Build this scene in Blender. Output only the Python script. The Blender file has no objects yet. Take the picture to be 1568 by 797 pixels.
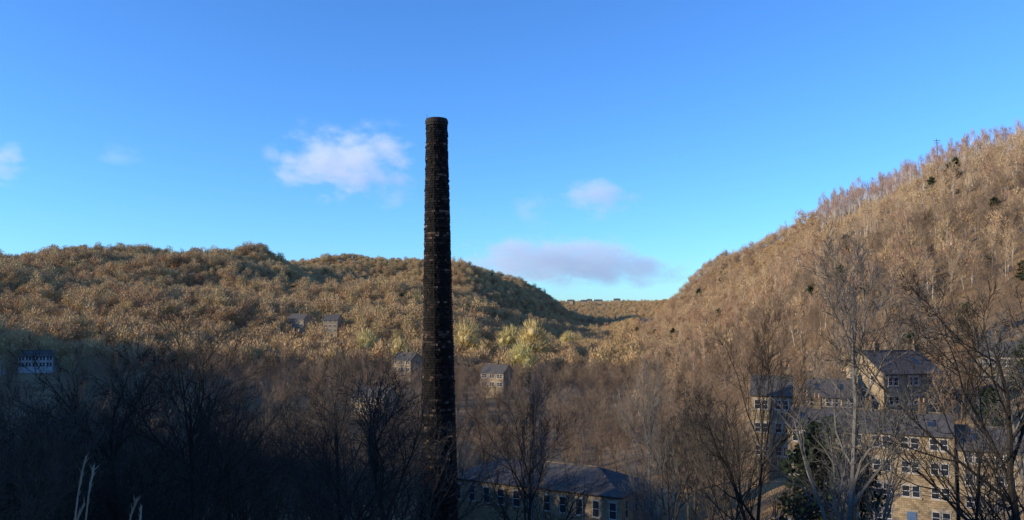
import bpy, math, random, bmesh
import numpy as np
from mathutils import Vector, Matrix
random.seed(4); RNG=np.random.default_rng(11)
scene=bpy.context.scene
R=math.radians
SUN_AZ=-105.0   # degrees from +Y, negative = left
SUN_EL=14.5

# ------------------------------------------------------------ materials
def newmat(name):
    m=bpy.data.materials.new(name); m.use_nodes=True
    nt=m.node_tree; b=nt.nodes['Principled BSDF']; b.inputs['Roughness'].default_value=.85
    b.inputs['Specular IOR Level'].default_value=.2
    return m,nt,b
def N(nt,t,**k):
    n=nt.nodes.new(t)
    for a,v in k.items(): setattr(n,a,v)
    return n
def ramp(nt,cols,fac=None):
    r=N(nt,'ShaderNodeValToRGB'); e=r.color_ramp.elements
    while len(e)<len(cols): e.new(.5)
    for i,(p,c) in enumerate(cols):
        e[i].position=p; e[i].color=(*c,1)
    if fac is not None: nt.links.new(fac,r.inputs[0])
    return r
def noise(nt,scale,detail=4,rough=.6,coord='pos'):
    n=N(nt,'ShaderNodeTexNoise'); n.inputs['Scale'].default_value=scale
    n.inputs['Detail'].default_value=detail; n.inputs['Roughness'].default_value=rough
    if coord=='pos':
        g=N(nt,'ShaderNodeNewGeometry'); nt.links.new(g.outputs['Position'],n.inputs['Vector'])
    else:
        g=N(nt,'ShaderNodeTexCoord'); nt.links.new(g.outputs['Object'],n.inputs['Vector'])
    return n
def mat_noise(name,cols,scale,detail=5,rough=.85,bump=0,coord='pos'):
    m,nt,b=newmat(name); n=noise(nt,scale,detail,.65,coord)
    r=ramp(nt,cols,n.outputs['Fac']); nt.links.new(r.outputs[0],b.inputs['Base Color'])
    b.inputs['Roughness'].default_value=rough
    if bump:
        bp=N(nt,'ShaderNodeBump'); bp.inputs['Strength'].default_value=bump; bp.inputs['Distance'].default_value=.05
        nt.links.new(n.outputs['Fac'],bp.inputs['Height']); nt.links.new(bp.outputs[0],b.inputs['Normal'])
    return m
def mat_inst(name,cols,pscale=.006,tint=.5):
    """per-instance random colour mixed with broad spatial patches"""
    m,nt,b=newmat(name)
    oi=N(nt,'ShaderNodeObjectInfo'); n=noise(nt,pscale,3,.6)
    mr=N(nt,'ShaderNodeMapRange'); mr.inputs[1].default_value=.3; mr.inputs[2].default_value=.7
    nt.links.new(n.outputs['Fac'],mr.inputs[0])
    mx=N(nt,'ShaderNodeMix'); mx.inputs[0].default_value=tint
    nt.links.new(oi.outputs['Random'],mx.inputs[2]); nt.links.new(mr.outputs[0],mx.inputs[3])
    r=ramp(nt,cols,mx.outputs[0]); nt.links.new(r.outputs[0],b.inputs['Base Color'])
    b.inputs['Roughness'].default_value=.9; b.inputs['Specular IOR Level'].default_value=.1
    return m

M={}
M['ground']=mat_noise('leaf_litter_ground',[(.3,(.16,.095,.045)),(.46,(.25,.155,.075)),(.58,(.34,.23,.115)),(.68,(.25,.16,.08)),(.8,(.18,.16,.065))],.035,10,.95,0)
M['twig']=mat_inst('woodland_twigs',[(.1,(.34,.215,.115)),(.3,(.46,.305,.155)),(.5,(.58,.40,.20)),(.66,(.50,.375,.175)),(.8,(.42,.25,.14)),(.95,(.42,.35,.15))],.012,.5)
M['twigR']=mat_inst('steep_wood_twigs',[(.08,(.25,.155,.09)),(.3,(.40,.27,.155)),(.55,(.54,.39,.22)),(.75,(.39,.235,.15)),(.95,(.34,.295,.13))],.012,.5)
M['willow']=mat_inst('willow_twigs',[(.1,(.50,.38,.17)),(.5,(.60,.47,.20)),(.9,(.56,.50,.20))],.05,.1)
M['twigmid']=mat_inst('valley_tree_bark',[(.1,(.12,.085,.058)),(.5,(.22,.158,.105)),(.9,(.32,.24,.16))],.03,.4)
M['twigshade']=mat_inst('shaded_tree_bark',[(.1,(.05,.042,.034)),(.5,(.095,.08,.06)),(.9,(.15,.12,.088))],.03,.4)  # valley tree bark darkened: foreground shade is put into the colour
M['stem']=mat_inst('hillside_tree_bark',[(.1,(.28,.235,.18)),(.5,(.44,.38,.30)),(.9,(.56,.49,.40))],.03,.4)
M['birchtwig']=mat_inst('birch_twigs',[(.1,(.24,.13,.10)),(.5,(.37,.23,.17)),(.9,(.43,.29,.20))],.01,.4)
M['birchbark']=mat_noise('birch_bark',[(.35,(.36,.31,.27)),(.6,(.62,.57,.5))],2.0,3)
M['bark']=mat_noise('dark_bark',[(.3,(.022,.019,.016)),(.7,(.05,.042,.034))],1.2,4)
M['barkpale']=mat_noise('grey_bark',[(.3,(.09,.087,.08)),(.7,(.21,.195,.17))],1.2,4)
M['evergreen']=mat_noise('evergreen_foliage',[(.3,(.014,.026,.011)),(.7,(.045,.07,.025))],.8,4)
M['slate']=mat_noise('slate_roof',[(.3,(.075,.069,.062)),(.7,(.14,.128,.115))],1.5,8,.95,.3)
M['slate'].node_tree.nodes['Principled BSDF'].inputs['Specular IOR Level'].default_value=.05
M['glass'],nt,b=newmat('window_glass'); b.inputs['Base Color'].default_value=(.03,.035,.045,1); b.inputs['Roughness'].default_value=.12; b.inputs['Specular IOR Level'].default_value=.6
M['white']=mat_noise('white_paint',[(.3,(.5,.5,.48)),(.7,(.65,.65,.63))],3,3,.5)
M['redpaint']=mat_noise('red_paint',[(.3,(.28,.03,.02)),(.7,(.36,.05,.03))],3,3,.5)
M['bluepaint']=mat_noise('blue_paint',[(.3,(.08,.15,.28)),(.7,(.12,.2,.34))],3,3,.5)
M['pot']=mat_noise('chimney_pot_clay',[(.3,(.30,.17,.09)),(.7,(.42,.26,.15))],5,3)
M['iron']=mat_noise('weathered_iron',[(.3,(.03,.03,.03)),(.7,(.06,.055,.05))],8,3)
M['straw']=mat_noise('dry_grass',[(.3,(.30,.26,.18)),(.7,(.46,.41,.30))],9,3)
M['pole']=mat_noise('creosoted_timber',[(.3,(.05,.035,.025)),(.7,(.1,.075,.05))],3,3)
def stone(name,dark,light,bw=.5,bh=.25):
    m,nt,b=newmat(name)
    tc=N(nt,'ShaderNodeTexCoord')
    sx=N(nt,'ShaderNodeSeparateXYZ'); nt.links.new(tc.outputs['Object'],sx.inputs[0])
    ad=N(nt,'ShaderNodeMath',operation='ADD'); nt.links.new(sx.outputs[0],ad.inputs[0]); nt.links.new(sx.outputs[1],ad.inputs[1])
    cx=N(nt,'ShaderNodeCombineXYZ'); nt.links.new(ad.outputs[0],cx.inputs[0]); nt.links.new(sx.outputs[2],cx.inputs[1])
    br=N(nt,'ShaderNodeTexBrick'); nt.links.new(cx.outputs[0],br.inputs['Vector'])
    br.inputs['Scale'].default_value=1; br.inputs['Brick Width'].default_value=bw; br.inputs['Row Height'].default_value=bh
    br.inputs['Mortar Size'].default_value=.015
    br.inputs['Color1'].default_value=(*dark,1); br.inputs['Color2'].default_value=(*light,1)
    br.inputs['Mortar'].default_value=(dark[0]*.6,dark[1]*.6,dark[2]*.6,1)
    n=noise(nt,.7,6,.7); r=ramp(nt,[(.3,(.55,.53,.5)),(.6,(1,1,1))],n.outputs['Fac'])
    mx=N(nt,'ShaderNodeMix',data_type='RGBA',blend_type='MULTIPLY'); mx.inputs[0].default_value=1
    nt.links.new(br.outputs['Color'],mx.inputs[6]); nt.links.new(r.outputs[0],mx.inputs[7])
    nt.links.new(mx.outputs[2],b.inputs['Base Color'])
    return m
M['stone']=stone('gritstone_wall',(.29,.215,.13),(.47,.37,.235))
M['stonedark']=stone('sooty_gritstone_wall',(.13,.10,.07),(.27,.21,.14))
M['lintel']=mat_noise('dressed_stone',[(.3,(.34,.28,.20)),(.7,(.46,.39,.28))],2,4)
M['chim'],nt,b=newmat('soot_blackened_stone')
at=N(nt,'ShaderNodeAttribute'); at.attribute_name='tone'
r=ramp(nt,[(0,(.005,.0045,.004)),(.5,(.015,.012,.010)),(.78,(.05,.036,.026)),(1,(.19,.13,.09))],at.outputs['Fac'])
n=noise(nt,4,5,.7); r2=ramp(nt,[(.3,(.5,.5,.5)),(.65,(1.2,1.2,1.2))],n.outputs['Fac'])
mx=N(nt,'ShaderNodeMix',data_type='RGBA',blend_type='MULTIPLY'); mx.inputs[0].default_value=1
nt.links.new(r.outputs[0],mx.inputs[6]); nt.links.new(r2.outputs[0],mx.inputs[7]); nt.links.new(mx.outputs[2],b.inputs['Base Color'])

# ------------------------------------------------------------ mesh helpers
def mesh_obj(name,V,F,mat=None,parent=None,smooth=False,link=True,mats=None,midx=None):
    me=bpy.data.meshes.new(name); me.from_pydata([tuple(v) for v in V],[],F)
    for m in (mats or ([mat] if mat else [])): me.materials.append(m)
    if midx is not None: me.polygons.foreach_set('material_index',midx)
    if smooth: me.polygons.foreach_set('use_smooth',[True]*len(me.polygons))
    me.update()
    o=bpy.data.objects.new(name,me)
    if link: scene.collection.objects.link(o)
    if parent: o.parent=parent
    return o
def empty(name,loc,rz=0):
    e=bpy.data.objects.new(name,None); e.location=loc; e.rotation_euler=(0,0,rz); e.empty_display_size=.5
    scene.collection.objects.link(e); return e
class MB:
    def __init__(s): s.V=[]; s.F=[]
    def box(s,x0,x1,y0,y1,z0,z1):
        b=len(s.V); s.V+=[(x0,y0,z0),(x1,y0,z0),(x1,y1,z0),(x0,y1,z0),(x0,y0,z1),(x1,y0,z1),(x1,y1,z1),(x0,y1,z1)]
        s.F+=[(b,b+3,b+2,b+1),(b+4,b+5,b+6,b+7),(b,b+1,b+5,b+4),(b+1,b+2,b+6,b+5),(b+2,b+3,b+7,b+6),(b+3,b,b+4,b+7)]
    def slab(s,pts,t):
        b=len(s.V); n=len(pts); s.V+=list(pts)+[(p[0],p[1],p[2]-t) for p in pts]
        s.F.append(tuple(range(b,b+n))); s.F.append(tuple(range(b+2*n-1,b+n-1,-1)))
        for i in range(n): j=(i+1)%n; s.F.append((b+i,b+n+i,b+n+j,b+j))
    def cyl(s,x,y,z0,z1,r0,r1,n=8):
        b=len(s.V)
        for k in range(n):
            a=2*math.pi*k/n; s.V.append((x+r0*math.cos(a),y+r0*math.sin(a),z0))
        for k in range(n):
            a=2*math.pi*k/n; s.V.append((x+r1*math.cos(a),y+r1*math.sin(a),z1))
        for k in range(n): j=(k+1)%n; s.F.append((b+k,b+j,b+n+j,b+n+k))
        s.F.append(tuple(range(b+n,b+2*n)))
    def obj(s,name,mat,parent=None,**k): return mesh_obj(name,s.V,s.F,mat,parent,**k)
def tube(V,F,pts,rads,n):
    b0=len(V)
    for i,p in enumerate(pts):
        d=(pts[min(i+1,len(pts)-1)]-pts[max(i-1,0)])
        if d.length<1e-6: d=Vector((0,0,1))
        d.normalize()
        a=d.cross(Vector((.13,.97,.2))); 
        if a.length<.05: a=d.cross(Vector((1,0,0)))
        a.normalize(); c=d.cross(a)
        for k in range(n):
            t=2*math.pi*k/n; q=p+(a*math.cos(t)+c*math.sin(t))*rads[i]; V.append((q.x,q.y,q.z))
    for i in range(len(pts)-1):
        for k in range(n):
            j=(k+1)%n; F.append((b0+i*n+k,b0+i*n+j,b0+(i+1)*n+j,b0+(i+1)*n+k))

# ------------------------------------------------------------ terrain
NEAR=[(0,-1.7),(4,-2.3),(10,-6),(30,-15),(60,-22),(100,-28)]
NB=[(0,-1.7),(4,-2.3),(10,-6),(30,-15),(60,-23),(100,-30),(180,-32)]
cols=[
(-180,[(0,-1.7),(10,0),(50,10),(200,50),(500,110),(6000,120)]),
(-120,[(0,-1.7),(10,-2),(30,1),(100,28),(180,56),(316,70),(520,95),(800,95),(6000,95)]),
(-95,[(0,-1.7),(10,-3),(30,-2),(100,24),(180,46),(316,56),(520,80),(800,80),(6000,85)]),
(-75,[(0,-1.7),(10,-4),(30,-9),(100,6),(180,24),(316,40),(520,64),(800,70),(6000,80)]),
(-56,[(0,-1.7),(10,-6),(30,-14),(60,-18),(100,-14),(180,12),(316,31),(520,50),(800,56),(6000,70)]),
(-45,NEAR[:-1]+[(100,-25),(180,-14),(300,-2),(450,8),(600,18),(900,42),(6000,60)]),
(-39,NEAR+[(200,-27),(300,-22),(450,-10),(600,4),(900,42),(1300,48),(6000,60)]),
(-33,NEAR+[(180,-30),(300,-26),(450,-14),(600,5),(800,31),(1000,47),(1400,50),(6000,55)]),
(-25.8,NEAR+[(180,-31),(300,-27),(450,-14),(600,8),(800,42),(950,58),(1300,55),(6000,55)]),
(-17.65,NEAR+[(180,-31),(400,-23),(550,-5),(750,36),(890,58),(1000,60),(1200,58),(6000,60)]),
(-13,NEAR+[(180,-31),(400,-24),(600,2),(720,20),(850,2),(1000,4),(1130,38),(1280,78),(1400,78),(6000,60)]),
(-8.7,NEAR+[(180,-31),(400,-24),(600,8),(700,22),(820,2),(1000,8),(1270,73),(1400,74),(6000,60)]),
(-4,NB+[(400,-25),(600,0),(720,12),(860,8),(1000,42),(1100,64),(1280,72),(1500,70),(6000,60)]),
(0,NB+[(400,-26),(700,-14),(860,-14),(1000,8),(1150,38),(1280,45),(1500,34),(6000,50)]),
(3.6,NB+[(400,-27),(700,-25),(950,-27),(1080,-16),(1200,0),(1300,-6),(1500,-14),(1800,-5),(2300,20),(2600,30),(6000,33)]),
(6.2,NB+[(400,-29),(700,-29),(1150,-33),(1500,-26),(2000,0),(2500,29),(2700,32),(6000,34)]),
(10.1,[(0,-1.7),(4,-2.3),(10,-6),(30,-15),(60,-23),(100,-29),(200,-29),(300,-28),(500,-25),(700,-21),(860,-14),(1000,-16),(1500,-14),(2500,31),(6000,34)]),
(14.7,[(0,-1.7),(4,-2.3),(10,-6),(30,-15),(60,-23),(100,-27),(200,-25),(350,-14),(500,8),(650,33),(730,44),(900,46),(6000,50)]),
(19,[(0,-1.7),(4,-2.3),(10,-6),(30,-15),(60,-22),(95,-25),(120,-23),(200,-18),(300,-3),(450,26),(640,57),(800,60),(6000,60)]),
(23.1,[(0,-1.7),(4,-2.3),(10,-6),(30,-15),(60,-22),(112,-25),(135,-20),(200,-8),(300,14),(450,46),(560,68),(700,72),(6000,75)]),
(28.9,[(0,-1.7),(4,-2.3),(10,-6),(30,-15),(60,-22),(115,-25),(140,-19),(200,-5),(300,24),(420,60),(520,85),(650,88),(6000,95)]),
(33,[(0,-1.7),(4,-2.3),(10,-6),(30,-15),(60,-22),(115,-24),(150,-15),(200,-2),(300,32),(420,70),(510,95),(650,103),(6000,108)]),
(45,[(0,-1.7),(10,-6),(30,-14),(60,-20),(100,-20),(200,10),(400,85),(520,120),(700,125),(6000,125)]),
(90,[(0,-1.7),(10,-4),(30,-8),(100,0),(200,40),(400,110),(6000,120)]),
(180,[(0,-1.7),(10,0),(50,10),(200,50),(500,110),(6000,120)]),
]
TH=np.arange(-180,180.01,.5)
RR=np.concatenate([np.arange(0,30,1.5),np.arange(30,120,4),np.arange(120,500,9),np.arange(500,1600,16),np.geomspace(1600,6000,30)])
cth=np.array([c[0] for c in cols])
prof=np.array([np.interp(RR,[p[0] for p in c[1]],[p[1] for p in c[1]]) for c in cols])
T=np.empty((len(TH),len(RR)))
for j in range(len(RR)): T[:,j]=np.interp(TH,cth,prof[:,j])
k=np.array([1,2,3,2,1.]); k/=k.sum()
T=np.array([np.convolve(np.pad(T[:,j],2,mode='wrap'),k,'valid') for j in range(len(RR))]).T
k2=np.array([1,2,1.])/4
T[:,20:]=np.array([np.convolve(np.pad(T[i],1,mode='edge'),k2,'valid') for i in range(len(TH))])[:,20:]
waves=[]
rg=np.random.default_rng(5)
for lam,am in ((260,2.0),(190,2.0),(140,1.8),(100,1.4),(75,1.0),(52,.6),(36,.35)):
    for _ in range(3):
        a=rg.uniform(0,math.pi); waves.append((2*math.pi/lam*math.cos(a),2*math.pi/lam*math.sin(a),rg.uniform(0,6.28),am))
def tnoise(x,y):
    s=0
    for kx,ky,ph,am in waves: s=s+am*np.sin(kx*x+ky*y+ph)
    r=np.hypot(x,y); w=np.clip((r-200)/500,0,1)
    th=np.degrees(np.arctan2(x,y)); w=w*(1-.8*np.clip((5.5-np.abs(th-7.5))/2.5,0,1))
    return s*w*1.1
def height(x,y):
    x=np.asarray(x,float); y=np.asarray(y,float)
    th=np.degrees(np.arctan2(x,y)); r=np.hypot(x,y)
    ti=np.clip((th+180)/.5,0,len(TH)-1.001); i=ti.astype(int); f=ti-i
    j=np.clip(np.searchsorted(RR,r,side='right')-1,0,len(RR)-2); g=np.clip((r-RR[j])/(RR[j+1]-RR[j]),0,1)
    z=(T[i,j]*(1-f)+T[i+1,j]*f)*(1-g)+(T[i,j+1]*(1-f)+T[i+1,j+1]*f)*g
    return z+tnoise(x,y)
def hz(x,y): return float(height(x,y))
tg=np.radians(TH[:-1]); X=np.outer(np.sin(tg),RR); Y=np.outer(np.cos(tg),RR); Z=height(X,Y)
nt_,nr=X.shape
V=np.stack([X,Y,Z],-1).reshape(-1,3)
F=[]
for i in range(nt_):
    i2=(i+1)%nt_
    for j in range(nr-1):
        a,b_,c,d=i*nr+j,i*nr+j+1,i2*nr+j+1,i2*nr+j
        if j==0: F.append((a,b_,c))
        else: F.append((a,b_,c,d))
ground=mesh_obj('ground',V.tolist(),F,M['ground'],smooth=True)

# ------------------------------------------------------------ tree makers
def tree_mesh(name,seed,H,r0,nb,mat,lo0=.25,ang0=42,ratio=(.62,.55,.5,.5),twig=.012,trop=.10,wob=.16,twigmat=None,straight=False):
    rd=random.Random(seed); V=[];F=[];MI=[]
    L=len(nb)
    sides=[7,5,4,3,3,3]; segs=[9,6,4,3,2,2]
    def grow(p,d,Ln,r,lev):
        ns=segs[lev]; pts=[p]; dirs=[]; dd=d.copy()
        for i in range(ns):
            w=wob*(.35 if lev==0 and straight else (.6 if lev==0 else 1))
            dd=(dd+Vector((rd.gauss(0,1),rd.gauss(0,1),rd.gauss(0,.6)))*w+Vector((0,0,trop if lev<L-1 else trop*.5))).normalized()
            p=p+dd*(Ln/ns); pts.append(p); dirs.append(dd.copy())
        end=.22 if lev<L else .5
        rads=[max(twig*.55,r*(1-(1-end)*(i/ns)**.9)) for i in range(ns+1)]
        if lev==0: rads[0]*=1.35
        f0=len(F); tube(V,F,pts,rads,sides[lev]); MI.extend([1 if (twigmat and lev>=2) else 0]*(len(F)-f0))
        if lev<L:
            n=nb[lev]; lo=lo0 if lev==0 else .18
            az=rd.uniform(0,6.28)
            for k in range(n):
                t=lo+(1-lo)*((k+rd.random()*.9)/n); t=min(t,.99)
                fi=t*ns; i=min(int(fi),ns-1); q=pts[i].lerp(pts[i+1],fi-i); d0=dirs[i]
                az+=2.4+rd.uniform(-.5,.5)
                a=d0.cross(Vector((math.cos(az),math.sin(az),.31))); 
                if a.length<.05: a=d0.cross(Vector((1,0,0)))
                a.normalize(); a.rotate(Matrix.Rotation(az,3,d0))
                an=R(ang0 if lev==0 else 40)*rd.uniform(.65,1.3)*(1.15-.45*t)
                nd=(d0*math.cos(an)+a*math.sin(an)).normalized()
                rr=rads[i]*rd.uniform(.5,.72)
                grow(q,nd,Ln*ratio[lev]*rd.uniform(.7,1.15)*(1.2-.62*t),max(rr,twig),lev+1)
    grow(Vector((0,0,-.4)),Vector((rd.uniform(-.06,.06),rd.uniform(-.06,.06),1)).normalized(),H*.86,r0,0)
    mats=[mat,twigmat] if twigmat else [mat]
    zz=max(v[2] for v in V); s=H/zz; V=[(v[0]*s,v[1]*s,v[2]*s) for v in V]
    return mesh_obj(name,V,F,mats=mats,midx=MI if twigmat else None,link=False)

bm=bmesh.new(); bmesh.ops.create_icosphere(bm,subdivisions=2,radius=1)
ICOV=[v.co.copy() for v in bm.verts]; ICOF=[tuple(v.index for v in f.verts) for f in bm.faces]; bm.free()
def puff_tree(name,seed,H,cr,nt,mat,trunkmat,w=.09,ln=1.3,narrow=1.0,low=.42,tr=.2,core=0,lift=.35,nl=9):
    """bare-twig crown; core>0 adds dense twig masses inside each lobe"""
    rd=random.Random(seed); V=[];F=[];MI=[];SM=[]
    tube(V,F,[Vector((0,0,-.5)),Vector((rd.uniform(-.2,.2),0,H*.4)),Vector((0,rd.uniform(-.3,.3),H*.85))],[tr,tr*.7,.03],4)
    MI+=[1]*len(F)
    lobes=[]
    for k in range(nl):
        a=rd.uniform(0,6.28); q=rd.uniform(.2,.72)*cr
        lobes.append((Vector((math.cos(a)*q,math.sin(a)*q,H*rd.uniform(low,.84-.22*(q/cr)**2))),cr*rd.uniform(.38,.6)))
    lobes.append((Vector((0,0,H*.78)),cr*.55))
    base=Vector((0,0,H*.25))
    for c,lr in lobes:
        f0=len(F); tube(V,F,[base+Vector((0,0,rd.uniform(-.5,1.5))),(base+c)/2+Vector((0,0,-.3)),c+(c-base)*.2],[.09,.07,.03],3); MI+=[1]*(len(F)-f0)
        if core:
            b=len(V); s0=len(F)
            for v in ICOV:
                q=c+v*lr*core*rd.uniform(.85,1.1); V.append((q.x,q.y,q.z))
            for f in ICOF: F.append(tuple(b+i for i in f)); MI.append(0)
            SM+=list(range(s0,len(F)))
    for k in range(nt):
        c,lr=rd.choice(lobes)
        v=Vector((rd.gauss(0,1),rd.gauss(0,1),rd.gauss(0,1)+.35)).normalized()
        p=c+Vector((v.x*lr,v.y*lr,v.z*lr*1.15))*rd.uniform(.45,.95)
        d=((p-base).normalized()*.8+v*.8+Vector((rd.gauss(0,.35),rd.gauss(0,.35),lift))).normalized()
        l=ln*rd.uniform(.6,1.3); s=d.cross(Vector((rd.gauss(0,1),rd.gauss(0,1),rd.gauss(0,1)))).normalized()*w*rd.uniform(.6,1.3)
        b=len(V); q=p+d*l
        V+= [tuple(p-s),tuple(p+s),tuple(q)]; F.append((b,b+1,b+2)); MI.append(0)
    V=[(v[0]*narrow,v[1]*narrow,v[2]) for v in V]
    o=mesh_obj(name,V,F,mats=[mat,trunkmat],midx=MI,link=False)
    for i in SM: o.data.polygons[i].use_smooth=True
    return o

def evergreen_mesh(name,seed,H,cr,n,mat,trunkmat,leaf=.22,pw=.75):
    rd=random.Random(seed); V=[];F=[];MI=[]
    tube(V,F,[Vector((0,0,-.5)),Vector((.1,0,H*.5)),Vector((0,.1,H*.97))],[.25,.15,.03],6); MI+=[1]*len(F)
    for b_ in range(int(H*8)):
        z=H*(.08+.9*rd.random()); t=z/H
        rr=cr*((1-t)**pw)*rd.uniform(.6,1.25)+.3
        a=rd.uniform(0,6.28); dz=rd.uniform(-.15,.25)*rr
        tip=Vector((math.cos(a)*rr,math.sin(a)*rr,z+dz)); root=Vector((0,0,z))
        f0=len(F); tube(V,F,[root,tip],[.05,.01],3); MI+=[1]*(len(F)-f0)
        for k in range(n):
            s=rd.uniform(.3,1.05)
            p=root.lerp(tip,s)+Vector((rd.gauss(0,.24),rd.gauss(0,.24),rd.gauss(0,.22)))
            d=Vector((rd.gauss(0,1)+math.cos(a),rd.gauss(0,1)+math.sin(a),rd.gauss(-.2,.7))).normalized()
            q=d.cross(Vector((rd.gauss(0,1),rd.gauss(0,1),rd.gauss(0,1)))).normalized()*leaf*.4
            b=len(V); V+=[tuple(p-d*leaf*.3),tuple(p+q),tuple(p+d*leaf),tuple(p-q)]; F.append((b,b+1,b+2,b+3)); MI.append(0)
    return mesh_obj(name,V,F,mats=[mat,trunkmat],midx=MI,link=False)

def coll(name,objs):
    c=bpy.data.collections.new(name)
    for i,o in enumerate(objs): 
        c.objects.link(o)
    return c
def scatter(name,P,scl,rot,idx,c):
    me=bpy.data.meshes.new(name); me.vertices.add(len(P)); me.vertices.foreach_set('co',np.asarray(P,np.float32).ravel())
    a=me.attributes.new('scl','FLOAT_VECTOR','POINT'); a.data.foreach_set('vector',np.asarray(scl,np.float32).ravel())
    a=me.attributes.new('rot','FLOAT_VECTOR','POINT'); a.data.foreach_set('vector',np.asarray(rot,np.float32).ravel())
    a=me.attributes.new('idx','INT','POINT'); a.data.foreach_set('value',np.asarray(idx,np.int32))
    o=bpy.data.objects.new(name,me); scene.collection.objects.link(o)
    ng=bpy.data.node_groups.new(name+'_instancer','GeometryNodeTree')
    ng.interface.new_socket('Geometry',in_out='INPUT',socket_type='NodeSocketGeometry')
    ng.interface.new_socket('Geometry',in_out='OUTPUT',socket_type='NodeSocketGeometry')
    n=ng.nodes; gi=n.new('NodeGroupInput'); go=n.new('NodeGroupOutput'); ip=n.new('GeometryNodeInstanceOnPoints')
    ci=n.new('GeometryNodeCollectionInfo'); ci.inputs['Collection'].default_value=c; ci.inputs['Separate Children'].default_value=True; ci.inputs['Reset Children'].default_value=True
    def na(nm,t):
        q=n.new('GeometryNodeInputNamedAttribute'); q.data_type=t; q.inputs['Name'].default_value=nm; return q.outputs[0]
    L=ng.links
    L.new(gi.outputs[0],ip.inputs['Points']); L.new(ci.outputs[0],ip.inputs['Instance']); ip.inputs['Pick Instance'].default_value=True
    L.new(na('idx','INT'),ip.inputs['Instance Index']); L.new(na('rot','FLOAT_VECTOR'),ip.inputs['Rotation']); L.new(na('scl','FLOAT_VECTOR'),ip.inputs['Scale'])
    L.new(ip.outputs[0],go.inputs[0])
    md=o.modifiers.new('instances','NODES'); md.node_group=ng
    return o

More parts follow.
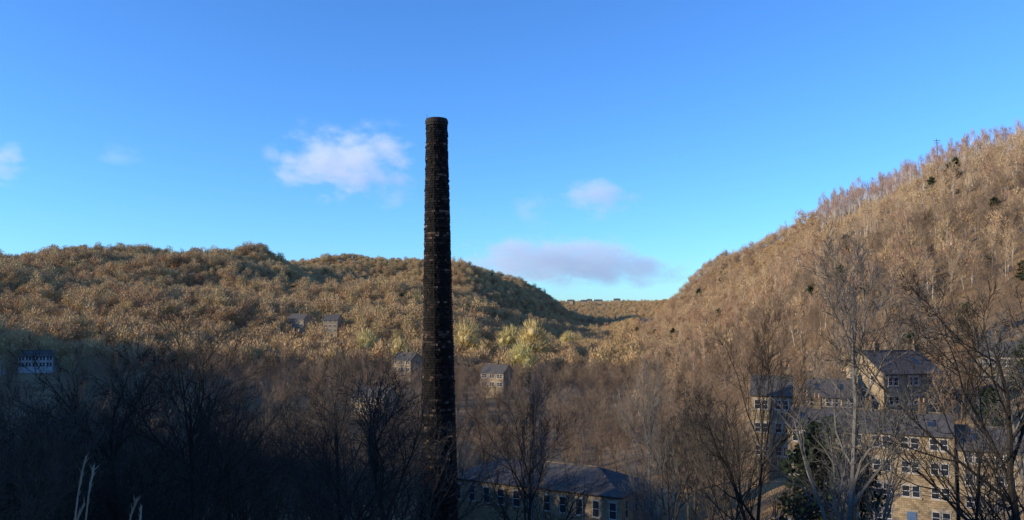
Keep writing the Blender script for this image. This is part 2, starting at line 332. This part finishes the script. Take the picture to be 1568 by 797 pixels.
# ------------------------------------------------------------ buildings
clear=[]
def house(name,x,y,w,d,eave,roofh,rz,wins,storeys,zb=None,mat='stone',chims=((.5,.5),),doors=(),door_mat='bluepaint',skyl=0,hip=False,paired=True,sink=3,clr=45,sidewins=1,wh=1.35,ww=.85):
    z=hz(x,y) if zb is None else zb
    e=empty(name,(x,y,z),rz)
    m=MB(); hw,hd=w/2,d/2
    m.box(-hw,hw,-hd,hd,-sink,eave)
    if not hip:
        for s in (-1,1):
            b=len(m.V); xx=s*hw; xi=s*(hw-.3)
            m.V+=[(xx,-hd,eave),(xx,hd,eave),(xx,0,eave+roofh),(xi,-hd,eave),(xi,hd,eave),(xi,0,eave+roofh)]
            m.F+=[(b,b+1,b+2),(b+3,b+5,b+4)]
    m.obj('walls',M[mat],e)
    rf=MB(); o=.3; k=roofh/hd; eo=eave-o*k+.12; t=.14
    if not hip:
        rf.slab([(-hw-.15,-hd-o,eo),(hw+.15,-hd-o,eo),(hw+.15,0,eave+roofh+.12),(-hw-.15,0,eave+roofh+.12)],t)
        rf.slab([(hw+.15,hd+o,eo),(-hw-.15,hd+o,eo),(-hw-.15,.002,eave+roofh+.12),(hw+.15,.002,eave+roofh+.12)],t)
    else:
        rx=hw-hd; zt=eave+roofh+.12
        A,B,C,D=(-hw-o,-hd-o,eo),(hw+o,-hd-o,eo),(hw+o,hd+o,eo),(-hw-o,hd+o,eo)
        rf.slab([A,B,(rx,0,zt),(-rx,0,zt)],t); rf.slab([C,D,(-rx,0,zt),(rx,0,zt)],t)
        rf.slab([B,C,(rx,0,zt)],t); rf.slab([D,A,(-rx,0,zt)],t)
    rf.obj('roof',M['slate'],e)
    rt=MB(); rl=hw if not hip else hw-hd; rt.box(-rl,rl,-.13,.13,eave+roofh+.09,eave+roofh+.24); rt.obj('ridge_tiles',M['stonedark'],e)
    gt=MB(); gt.box(-hw,hw,-hd-.14,-hd-.003,eave-.30,eave-.16); gt.obj('gutter',M['iron'],e)
    if skyl:
        sk=MB()
        for i in range(skyl):
            cx=-hw+w*(i+.5)/skyl+random.uniform(-.4,.4); y0=-hd*.65; y1=-hd*.33
            z0=eave+(hd+y0)/hd*roofh+.17; z1=eave+(hd+y1)/hd*roofh+.17
            sk.slab([(cx-.4,y0,z0),(cx+.4,y0,z0),(cx+.4,y1,z1),(cx-.4,y1,z1)],.08)
        sk.obj('skylights',M['glass'],e)
    gl,fr,ln=MB(),MB(),MB(); sh=eave/storeys
    dd=MB()
    for s in range(storeys):
        zc=sh*s+sh*.36
        n=wins
        for i in range(n):
            cx=-hw+w*(i+.5)/n
            if s==0 and i in doors:
                dd.box(cx-.5,cx+.5,-hd-.05,-hd-.003,0,2.05); ln.box(cx-.7,cx+.7,-hd-.06,-hd-.002,2.06,2.32); continue
            offs=(-.52,.52) if paired else (0,)
            for of in offs:
                a=cx+of; 
                gl.box(a-ww/2,a+ww/2,-hd-.02,-hd-.004,zc,zc+wh)
                for (p,q,u,v) in ((a-ww/2-.002,a-ww/2+.06,zc,zc+wh),(a+ww/2-.06,a+ww/2+.002,zc,zc+wh),(a-ww/2+.06,a+ww/2-.06,zc,zc+.07),(a-ww/2+.06,a+ww/2-.06,zc+wh-.07,zc+wh),(a-ww/2+.06,a+ww/2-.06,zc+wh/2-.03,zc+wh/2+.03)):
                    fr.box(p,q,-hd-.045,-hd-.022,u,v)
            e0=cx+offs[0]-ww/2-.16; e1=cx+offs[-1]+ww/2+.16
            ln.box(e0,e1,-hd-.07,-hd-.002,zc+wh+.003,zc+wh+.27); ln.box(e0,e1,-hd-.13,-hd-.002,zc-.18,zc-.003)
        for sx in (-1,1):
            for i in range(sidewins):
                cy=-hd+d*(i+.5)/sidewins; a0,a1=sorted((sx*(hw+.004),sx*(hw+.02))); b0,b1=sorted((sx*(hw+.002),sx*(hw+.07)))
                c0,c1=sorted((sx*(hw+.022),sx*(hw+.045)))
                gl.box(a0,a1,cy-ww/2,cy+ww/2,zc,zc+wh); ln.box(b0,b1,cy-ww/2-.16,cy+ww/2+.16,zc+wh+.003,zc+wh+.27); ln.box(b0,b1,cy-ww/2-.16,cy+ww/2+.16,zc-.18,zc-.003)
                fr.box(c0,c1,cy-ww/2,cy-ww/2+.06,zc,zc+wh); fr.box(c0,c1,cy+ww/2-.06,cy+ww/2,zc,zc+wh); fr.box(c0,c1,cy-ww/2+.06,cy+ww/2-.06,zc+wh/2-.03,zc+wh/2+.03)
    gl.obj('window_panes',M['glass'],e); fr.obj('window_frames',M['white'],e); ln.obj('lintels_and_sills',M['lintel'],e)
    if dd.V: dd.obj('doors',M[door_mat],e)
    if chims:
        cs,cp=MB(),MB()
        for fx,fy in chims:
            cx=-hw+w*fx; cx=min(max(cx,-hw+.5),hw-.5); cy=-hd+d*fy; zr=eave+roofh*(1-abs(cy)/hd)
            cs.box(cx-.45,cx+.45,cy-.35,cy+.35,zr-.6,eave+roofh+1.2); cs.box(cx-.52,cx+.52,cy-.42,cy+.42,eave+roofh+1.203,eave+roofh+1.35)
            for q in (-.25,.25): cp.cyl(cx+q,cy,eave+roofh+1.352,eave+roofh+1.85,.13,.1)
        cs.obj('chimney_stack',M['stonedark'],e); cp.obj('chimney_pots',M['pot'],e)
    if clr:
        r=math.hypot(x,y); clear.append((x,y,max(w,d)*.55+1)); 
        kk=0
        while kk<clr:
            kk+=5; f=(r-kk)/r; clear.append((x*f,y*f,w*.5+.5))
    return e

# right-hand terraces
house('stone_terrace',44.3,99,18,9,11,1.9,R(-27),6,4,zb=-25,doors=(0,2,4),skyl=5,chims=((.17,.5),(.5,.5),(.83,.5)),clr=70,sidewins=2)
house('stone_terrace',60.7,90.6,18,9,9.9,1.9,R(-27),6,4,zb=-25.2,doors=(1,3,5),door_mat='redpaint',skyl=5,chims=((.1,.5),(.6,.5)),clr=70,sidewins=2)
house('stone_house',38.6,118,5.6,8,9.8,2.4,R(-20),2,3,zb=-21.5,chims=((.9,.5),),clr=60)
house('stone_house',62.5,131,11,10,9,3.2,R(14),3,3,zb=-18.5,chims=((.25,.5),(.95,.5)),skyl=2,clr=60,sidewins=2)
house('stone_house',52,130,7,8,7.6,2.4,R(-18),3,3,zb=-20.8,chims=((.0,.5),(.8,.5)),skyl=2,clr=60)
house('stone_house',92,143,14,8,6,2.4,R(-25),5,2,zb=-13.5,chims=((.2,.5),(.8,.5)),clr=60)
# mill
house('stone_mill',5.4,118,27,11,4.8,2.4,R(-29),11,1,zb=-29.2,chims=(),hip=True,mat='stone',clr=85,paired=False,wh=2.2,ww=1.05,sidewins=3,sink=6)
# valley houses
house('stone_house',-37,215,11,7,5.2,2.4,R(-28),4,2,zb=hz(-37,215)+2,clr=60)
house('stone_house',-41,310,10,7,5.2,2.6,R(-35),3,2,zb=hz(-41,310)+4,clr=40)
house('stone_house',-5,268,9,7,5.4,2.6,R(-30),3,2,zb=hz(-5,268)+3,clr=22)
house('stone_house',-124,462,12,8,5.2,3,R(-25),4,2,zb=hz(-124,462)+5,clr=50)
house('stone_house',-103,455,9,8,7.5,3,R(-12),3,3,zb=hz(-103,455)+4,clr=50)
house('white_house',-182,305,12,7,4.6,2.0,R(12),5,2,zb=hz(-182,305)+1.5,mat='white',clr=90)
house('white_house',-192,292,8,6,4.6,2.0,R(8),3,2,zb=hz(-192,292)-1,mat='white',clr=60)
for (xx,yy,w) in ((178,2390,22),(222,2440,18),(268,2450,26),(330,2480,20),(245,2500,16)):
    house('farmhouse',xx,yy,w,11,8,5,R(random.uniform(-40,-15)),5,2,zb=hz(xx,yy)+4,sink=14,clr=80,ww=1.4)
clear.append((-9,100,5))
# garden walls with coping below the terraces
def wall(pts,h=1.6,t=.4):
    m=MB(); c=MB()
    for (a,b) in zip(pts[:-1],pts[1:]):
        A=Vector(a);B=Vector(b); n=max(1,int((B-A).length/3))
        for i in range(n):
            p=A.lerp(B,i/n); q=A.lerp(B,(i+1)/n); d=(q-p).normalized(); s=Vector((-d.y,d.x))*t/2; z0=min(hz(*p),hz(*q))
            pts4=[(p.x-s.x,p.y-s.y,z0+h),(q.x-s.x,q.y-s.y,z0+h),(q.x+s.x,q.y+s.y,z0+h),(p.x+s.x,p.y+s.y,z0+h)]; m.slab(pts4,h+1)
            s=s*1.3; c.slab([(p.x-s.x,p.y-s.y,z0+h+.153),(q.x-s.x,q.y-s.y,z0+h+.153),(q.x+s.x,q.y+s.y,z0+h+.153),(p.x+s.x,p.y+s.y,z0+h+.153)],.15)
    e=empty('stone_wall',(0,0,0)); m.obj('courses',M['stonedark'],e); c.obj('coping',M['lintel'],e)
wall([(30,93),(47,84),(64,75)]); wall([(40,124),(55,121),(75,118)],2.0); wall([(70,140),(84,134),(104,128)],1.8)

# ------------------------------------------------------------ mill chimney
CH=(-9.0,100.0); zb=-31.0; ztop=24.9; Hc=ztop-zb
ce=empty('mill_chimney',(CH[0],CH[1],zb)); ce.rotation_euler=(0,R(-.72),0)
rd=random.Random(3); V=[];F=[];tone=[]
rc=.31; nc=int((Hc-.9)/rc)
def crad(z): return 2.5*(1-z/Hc)+1.33*(z/Hc)
for c in range(nc):
    z0=c*rc; z1=z0+rc-.03; r0=crad(z0); n=max(18,int(2*math.pi*r0/.5)); off=rd.random(); rowj=rd.gauss(0,.022); rowt=rd.gauss(0,.14)
    for k in range(n):
        a0=(k+off+.02)/n*2*math.pi; a1=(k+off+.98)/n*2*math.pi
        dr=rowj+abs(rd.gauss(0,.04)); 
        if rd.random()<.05: dr+=.06
        if rd.random()<.05: dr-=.1
        t=min(1,max(0,rd.betavariate(1.6,2.6)+rowt)); b=len(V)
        ri=r0-.18
        for (rr,zz) in ((ri,z0),(r0+dr,z0+.01),(r0+dr*.8,z1-.01),(ri,z1)):
            for a in (a0,a1): V.append((rr*math.cos(a),rr*math.sin(a),zz))
        fs=[(b,b+1,b+3,b+2),(b+2,b+3,b+5,b+4),(b+4,b+5,b+7,b+6),(b,b+2,b+4,b+6),(b+1,b+7,b+5,b+3)]
        F+=fs; tone+=[t]*5
o=mesh_obj('stonework',V,F,M['chim'],ce)
a=o.data.attributes.new('tone','FLOAT','FACE'); a.data.foreach_set('value',tone)
m=MB(); m.cyl(0,0,0,Hc-.3,2.37,1.2,32); o=m.obj('mortar_core',M['iron'],ce)
m=MB()
def ring(m,z0,z1,ri,ro,n=32):
    b=len(m.V)
    for (r,z) in ((ro,z0),(ro,z1),(ri,z1),(ri,z0)):
        for k in range(n): a=2*math.pi*k/n; m.V.append((r*math.cos(a),r*math.sin(a),z))
    for q in range(4):
        for k in range(n): j=(k+1)%n; q2=(q+1)%4; m.F.append((b+q*n+k,b+q*n+j,b+q2*n+j,b+q2*n+k))
ring(m,Hc-.92,Hc-.62,1.0,1.42); ring(m,Hc-.60,Hc-.22,1.0,1.48); ring(m,Hc-.20,Hc,1.0,1.38)
m.obj('cap_course',M['bark'],ce)
m=MB(); m.cyl(-1.25,0,Hc-.5,Hc+.75,.035,.015,6); m.obj('lightning_rod',M['iron'],ce)
V=[];F=[]; tube(V,F,[Vector((-.3,-(crad(0)+.08),0)),Vector((-.3,-(crad(Hc)+.1),Hc))],[.025,.025],5); mesh_obj('conductor_strip',V,F,M['iron'],ce)

# ------------------------------------------------------------ tree library
D=[puff_tree('dtree_%d'%i,100+i,11+i%3,4.4+.35*(i%3),620,M['twig'],M['twig'],.14,1.2,low=.34,core=.22,lift=.5,nl=10) for i in range(5)]
D.append(evergreen_mesh('dtree_9',77,10,2.4,8,M['evergreen'],M['bark'],.6))
Dc=coll('distant_tree_kinds',D)
E=[puff_tree('etree_%d'%i,130+i,12+i%3,3.7+.3*(i%3),560,M['twigR'],M['stem'],.075,1.3,low=.38,tr=.22,core=.2,lift=.6) for i in range(4)]
E.append(evergreen_mesh('etree_9',78,10,2.8,14,M['evergreen'],M['bark'],.5,.5))
Ec=coll('steep_wood_kinds',E)
B=[puff_tree('btree_%d'%i,200+i,14,2.4,210,M['birchtwig'],M['birchbark'],.045,1.3,.65,low=.55,tr=.15,lift=.8) for i in range(3)]
Bc=coll('birch_kinds',B)
Md=[tree_mesh('mtree_%d'%i,300+i,14,.2,(9,6,6,4),M['twigmid'],lo0=.2,ang0=38,twig=.016,trop=.13) for i in range(5)]
Mc=coll('valley_tree_kinds',Md)
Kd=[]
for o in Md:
    me=o.data.copy(); me.materials[0]=M['twigshade']; Kd.append(bpy.data.objects.new('k'+o.name,me))  # valley tree meshes again, with the shade-darkened bark
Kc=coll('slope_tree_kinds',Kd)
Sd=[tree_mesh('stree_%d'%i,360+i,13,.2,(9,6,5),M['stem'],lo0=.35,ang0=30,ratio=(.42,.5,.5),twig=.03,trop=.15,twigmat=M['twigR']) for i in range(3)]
Sc=coll('stem_tree_kinds',Sd)

def ok(x,y):
    m=np.ones(len(x),bool)
    for cx,cy,r in clear: m&=(x-cx)**2+(y-cy)**2>r*r
    return m
def sow(th0,th1,r0,r1,sp,seed):
    g=np.random.default_rng(seed)
    t0,t1=R(th0),R(th1); A=.5*(t1-t0)*(r1*r1-r0*r0); n=int(A/(sp*sp)*1.0)
    r=np.sqrt(g.uniform(r0*r0,r1*r1,n*2)); t=g.uniform(t0,t1,n*2); x=r*np.sin(t); y=r*np.cos(t)
    key=np.floor(x/sp).astype(int)*100003+np.floor(y/sp).astype(int); _,i=np.unique(key,return_index=True)
    x,y=x[i],y[i]; k=ok(x,y); return x[k],y[k],g
def plant(name,x,y,g,c,kinds,s0,s1,w=None,lean=.06,zs=0):
    n=len(x); z=height(x,y)-.3
    s=g.uniform(s0,s1,n); scl=np.stack([s*g.uniform(.85,1.2,n),s*g.uniform(.85,1.2,n),s*g.uniform(.85,1.15,n)],1)
    rot=np.stack([g.normal(0,lean,n),g.normal(0,lean,n),g.uniform(0,6.28,n)],1)
    idx=g.choice(len(kinds),n,p=w) 
    return scatter(name,np.stack([x,y,z],1),scl,rot,idx,c)
# left and central hills
x,y,g=sow(-40,9,330,1500,6.6,1)
plant('woodland',x,y,g,Dc,D,.6,1.2,[.198,.198,.198,.198,.198,.01])
# right hill
x,y,g=sow(9,42,230,780,5.2,2)
th=np.degrees(np.arctan2(x,y)); r=np.hypot(x,y)
open_=(th>13.5)&(th<24)&(r>430)&(r<610)&(np.sin(x*.05)+np.sin(y*.04)>-1.1)
crest=(th>21.5)&(r>430)
stemy=g.random(len(x))<np.where(r<430,.5,.15)
k=(~open_|(g.random(len(x))<.25))&~crest
lowk=k&(r<330)
k2_=k&(r>=330)
plant('woodland',x[k2_&~stemy],y[k2_&~stemy],g,Ec,E,.4,.95,[.245,.245,.245,.245,.02])
plant('woodland',x[lowk&~stemy],y[lowk&~stemy],g,Ec,E,.4,.9,[.22,.22,.22,.22,.12])
plant('woodland',x[k&stemy],y[k&stemy],g,Sc,Sd,.6,1.05)
k=crest&(g.random(len(x))<.85)
plant('birch_wood',x[k],y[k],g,Bc,B,.6,1.35,lean=.04)
# low scrub / bracken on the open slope
x,y,g=sow(11,25,400,640,2.6,21)
plant('bracken',x,y,g,Dc,D,.10,.2,[.2,.2,.2,.2,.2,0])
# far hill
x,y,g=sow(1,14,1500,2800,17,3)
plant('distant_trees',x,y,g,Dc,D,.6,1.1,[.2,.2,.2,.2,.2,0])
# valley woods
x,y,g=sow(-38,38,125,340,5.8,4)
plant('valley_woodland',x,y,g,Mc,Md,.6,.95)
# foreground slope woods
x,y,g=sow(-40,17,42,125,4.8,5)
th=np.degrees(np.arctan2(x,y)); r=np.hypot(x,y)
dens=np.where(th<-6,.9,np.where(th<8,.25,.6))
k=(g.random(len(x))<dens)&~((abs(th+5.2)<3.3)&(r<100)&(g.random(len(x))<.7))
x,y=x[k],y[k]; zt=-.09*y-height(x,y)
s=np.clip(zt/14*g.uniform(.7,1.1,len(x)),.45,1.35)
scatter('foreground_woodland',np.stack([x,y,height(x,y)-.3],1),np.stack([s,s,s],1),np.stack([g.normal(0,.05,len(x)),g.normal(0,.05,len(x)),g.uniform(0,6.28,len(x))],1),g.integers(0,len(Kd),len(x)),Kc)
# sunlit willows on the valley floor
W=[puff_tree('willow_shape_%d'%i,900+i,14,5.6,2200,M['willow'],M['bark'],.08,1.5,low=.25,tr=.3,core=.4,lift=.5,nl=14) for i in range(3)]
for i,(xx,yy,zt,wx) in enumerate(((-22,385,-3,1.0),(-2,402,-6,1.2),(9,372,-3,1.1),(16,430,-9,1.3),(33,450,-10,1.1),(-70,380,-8,1.2),(38,500,-12,1.5),(-48,330,-10,1.2),(-28,345,-9,.9),(-100,400,-10,1.2),(4,330,-12,1.3),(-60,410,-8,1.0))):
    z=hz(xx,yy); s=max(.6,(zt-z)/14); o=bpy.data.objects.new('willow_tree',W[i%3].data); o.location=(xx,yy,z-.3); o.scale=(s*wx*.85,s*wx*.85,s); o.rotation_euler=(0,0,i*1.3); scene.collection.objects.link(o)

# individual foreground trees
heroes=[tree_mesh('bare_tree_shape_%d'%i,500+i*7,17,.27,(12,8,7,5),M['bark'],lo0=.12+.05*i,ang0=46,ratio=(.6,.55,.52,.5),twig=.012,trop=.11) for i in range(3)]
pale=tree_mesh('ash_tree_shape',640,17,.22,(13,8,6,5),M['barkpale'],lo0=.2,ang0=34,ratio=(.42,.55,.55,.5),twig=.012,trop=.14)
def hero(nm,src,x,y,ztop,rz,wx=1.0):
    z=hz(x,y)-.2; s=(ztop-z)/17
    o=bpy.data.objects.new(nm,src.data); o.location=(x,y,z); o.scale=(s*wx,s*wx,s); o.rotation_euler=(0,0,rz); scene.collection.objects.link(o)
hero('bare_tree',heroes[0],-16.5,45,.6,.4)
hero('bare_tree',heroes[1],-4.6,34,-.4,2.0,1.1)
hero('bare_tree',heroes[2],-25,50,-1.0,3.3)
hero('bare_tree',heroes[0],-11.5,52,-3,4.4)
hero('bare_tree',heroes[2],-34,58,-4,1.4)
hero('bare_tree',heroes[1],1,62,-4.5,.9)
hero('ash_tree',pale,17.0,40,4.9,.5,.95)
hero('bare_tree',heroes[0],13.2,46,.5,2.5,.7)
hero('ash_tree',pale,9.7,56,-2.6,4.0,.7)
hero('bare_tree',heroes[1],21.5,29,.8,5.0,.9)
hero('bare_tree',heroes[2],24.5,36,2.6,.2)
hero('ash_tree',pale,30.5,47,.5,1.2)
hero('ash_tree',pale,21.5,50,-4,3.2,.8)
hero('birch_tree',pale,4.4,108,-6,3.0,.5)
hero('birch_tree',pale,2.8,104,-7,1.0,.5)
ev=evergreen_mesh('evergreen_shape',9,10,3.0,55,M['evergreen'],M['bark'],.3,.5)
def ever(x,y,h,rz,w=1):
    o=bpy.data.objects.new('evergreen_tree',ev.data); s=h/10; o.scale=(s*w,s*w,s); o.location=(x,y,hz(x,y)-.3); o.rotation_euler=(0,0,rz); scene.collection.objects.link(o)
ever(22.4,58,14.5,.3,.85); ever(25.6,60,12,1.3,.85); ever(76,152,9,.7,1.1); ever(71,118,8,2,1.1); ever(86,132,9,2.6,1.2); ever(95,165,9,1,1.2); ever(66,150,8,4,1.3)

# utility pole on the ridge
px,py_=250,458
e=empty('utility_pole',(px,py_,hz(px,py_)))
m=MB(); m.cyl(0,0,-1,20,.22,.16,8); m.obj('pole',M['pole'],e)
m=MB(); m.box(-2.0,2.0,-.30,-.17,18.6,18.9); m.box(-1.5,1.5,-.30,-.17,17.3,17.55); m.obj('crossarms',M['pole'],e)
m=MB(); [m.cyl(q,-.24,18.9,19.3,.09,.06,6) for q in (-1.8,-.6,.6,1.8)]; m.obj('insulators',M['white'],e)

# tall dead grass beside the viewpoint (arching blades with thin plumes)
rd=random.Random(8); V=[];F=[]
for k in range(40):
    x0=rd.uniform(-2.45,-1.5); y0=rd.uniform(3.3,3.8); h=rd.uniform(1.25,1.65)
    if k<6: x0=[-1.93,-1.88,-1.97,-1.72,-2.15,-1.62][k]; h=[2.05,1.96,1.82,1.8,1.68,1.72][k]; y0=3.5
    z=hz(x0,y0)
    b=Vector((rd.uniform(-.05,.10),rd.uniform(-.05,.05),0)); pts=[]
    for i in range(15):
        t=i/14; pts.append(Vector((x0,y0,z))+Vector((0,0,h*(t-.10*t**6)))+b*(.4*t+1.6*t**5))
    tube(V,F,pts,[.0055*(1-.4*i/14) for i in range(15)],5)
    for q in range(30):
        t=rd.uniform(.84,1.0); i=min(13,int(t*14)); p=pts[i].lerp(pts[i+1],t*14-i)
        d=Vector((rd.gauss(0,.25)+b.x*5,rd.gauss(0,.25),1)).normalized(); s=Vector((rd.gauss(0,1),rd.gauss(0,1),0)).normalized()*.0035
        bb=len(V); q2=p+d*rd.uniform(.02,.05); V+=[tuple(p-s),tuple(p+s),tuple(q2)]; F.append((bb,bb+1,bb+2))
mesh_obj('tall_grass',V,F,M['straw'])

# ------------------------------------------------------------ clouds (volumes 5 km away)
def cloud_mat(dens,scatter_glow,seed,thr):
    m=bpy.data.materials.new('cloud_vapour_glow'); m.use_nodes=True; nt=m.node_tree; nt.nodes.clear()
    out=N(nt,'ShaderNodeOutputMaterial'); pv=N(nt,'ShaderNodeVolumePrincipled')
    pv.inputs['Color'].default_value=(.62,.62,.66,1); pv.inputs['Anisotropy'].default_value=0
    tc=N(nt,'ShaderNodeTexCoord'); ln=N(nt,'ShaderNodeVectorMath',operation='LENGTH'); nt.links.new(tc.outputs['Object'],ln.inputs[0])
    g=N(nt,'ShaderNodeNewGeometry'); ns=N(nt,'ShaderNodeTexNoise',noise_dimensions='4D'); ns.inputs['W'].default_value=seed
    mp=N(nt,'ShaderNodeVectorMath',operation='MULTIPLY'); mp.inputs[1].default_value=(.0046,.0030,.0085); nt.links.new(g.outputs['Position'],mp.inputs[0]); nt.links.new(mp.outputs[0],ns.inputs['Vector'])
    ns.inputs['Scale'].default_value=1; ns.inputs['Detail'].default_value=6; ns.inputs['Roughness'].default_value=.62
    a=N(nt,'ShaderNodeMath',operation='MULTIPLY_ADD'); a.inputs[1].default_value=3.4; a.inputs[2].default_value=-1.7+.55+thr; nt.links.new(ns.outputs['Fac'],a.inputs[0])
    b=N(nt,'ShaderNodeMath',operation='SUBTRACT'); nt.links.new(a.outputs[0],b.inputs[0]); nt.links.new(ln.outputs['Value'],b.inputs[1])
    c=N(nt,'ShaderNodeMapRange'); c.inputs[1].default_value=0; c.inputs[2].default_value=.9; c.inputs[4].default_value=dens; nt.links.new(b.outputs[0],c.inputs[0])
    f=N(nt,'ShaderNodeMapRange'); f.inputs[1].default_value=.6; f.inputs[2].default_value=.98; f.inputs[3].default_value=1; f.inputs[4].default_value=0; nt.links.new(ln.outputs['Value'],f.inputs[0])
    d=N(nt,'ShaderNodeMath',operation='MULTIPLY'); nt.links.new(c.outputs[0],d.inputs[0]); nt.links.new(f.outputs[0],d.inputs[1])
    nt.links.new(d.outputs[0],pv.inputs['Density']); nt.links.new(d.outputs[0],pv.inputs['Emission Strength'])  # volume also glows, in place of sunlight scattered repeatedly inside the cloud
    pv.inputs['Emission Color'].default_value=(*scatter_glow,1)
    nt.links.new(pv.outputs[0],out.inputs['Volume'])
    try: m.cycles.volume_step_rate=2
    except Exception: pass
    return m
def cloud(px,py,w,h,dens,scatter_glow,seed,thr=0.0,D=5000):
    f=D/1207; x=(px-784)*f; z=(480-py)*f
    bm=bmesh.new(); bmesh.ops.create_icosphere(bm,subdivisions=3,radius=1); me=bpy.data.meshes.new('cloud'); bm.to_mesh(me); bm.free()
    me.materials.append(cloud_mat(dens,scatter_glow,seed,thr)); o=bpy.data.objects.new('cloud',me); o.location=(x,D,z); o.scale=(w*f*.72,w*f*.4,h*f*.8)
    scene.collection.objects.link(o)
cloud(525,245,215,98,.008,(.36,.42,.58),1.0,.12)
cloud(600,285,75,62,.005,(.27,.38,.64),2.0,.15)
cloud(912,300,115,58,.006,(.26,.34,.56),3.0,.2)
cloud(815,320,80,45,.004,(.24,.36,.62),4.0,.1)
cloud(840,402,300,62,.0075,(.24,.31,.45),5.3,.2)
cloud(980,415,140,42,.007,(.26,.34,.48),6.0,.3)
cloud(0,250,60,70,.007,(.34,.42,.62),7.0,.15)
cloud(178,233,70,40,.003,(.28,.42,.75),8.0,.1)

# ------------------------------------------------------------ light
w=bpy.data.worlds.new('World'); scene.world=w; w.use_nodes=True; nt=w.node_tree
bg=nt.nodes['Background']; sky=N(nt,'ShaderNodeTexSky'); sky.sky_type='NISHITA'; sky.sun_disc=False
sky.sun_elevation=R(SUN_EL); sky.sun_rotation=R(SUN_AZ); sky.air_density=1.0; sky.dust_density=.2; sky.ozone_density=2.0; sky.altitude=100
mx=N(nt,'ShaderNodeMix',data_type='RGBA',blend_type='MULTIPLY'); mx.inputs[0].default_value=1; mx.inputs[7].default_value=(.64,1.24,2.15,1)
nt.links.new(sky.outputs[0],mx.inputs[6]); nt.links.new(mx.outputs[2],bg.inputs[0]); bg.inputs[1].default_value=.137
ld=bpy.data.lights.new('sun','SUN'); ld.energy=5.0; ld.angle=R(.5); ld.color=(1,.84,.60)
lo=bpy.data.objects.new('sun',ld); scene.collection.objects.link(lo)
az=R(SUN_AZ); el=R(SUN_EL); dv=Vector((math.sin(az)*math.cos(el),math.cos(az)*math.cos(el),math.sin(el)))
lo.rotation_euler=dv.to_track_quat('Z','Y').to_euler()
# ------------------------------------------------------------ camera
cd=bpy.data.cameras.new('camera'); cd.sensor_width=36; cd.lens=27.7; cd.clip_end=20000; cd.clip_start=.05
co=bpy.data.objects.new('camera',cd); co.location=(0,0,0); co.rotation_euler=(R(90+3.86),0,0); scene.collection.objects.link(co); scene.camera=co
scene.view_settings.view_transform='Standard'; scene.view_settings.look='None'; scene.view_settings.exposure=0
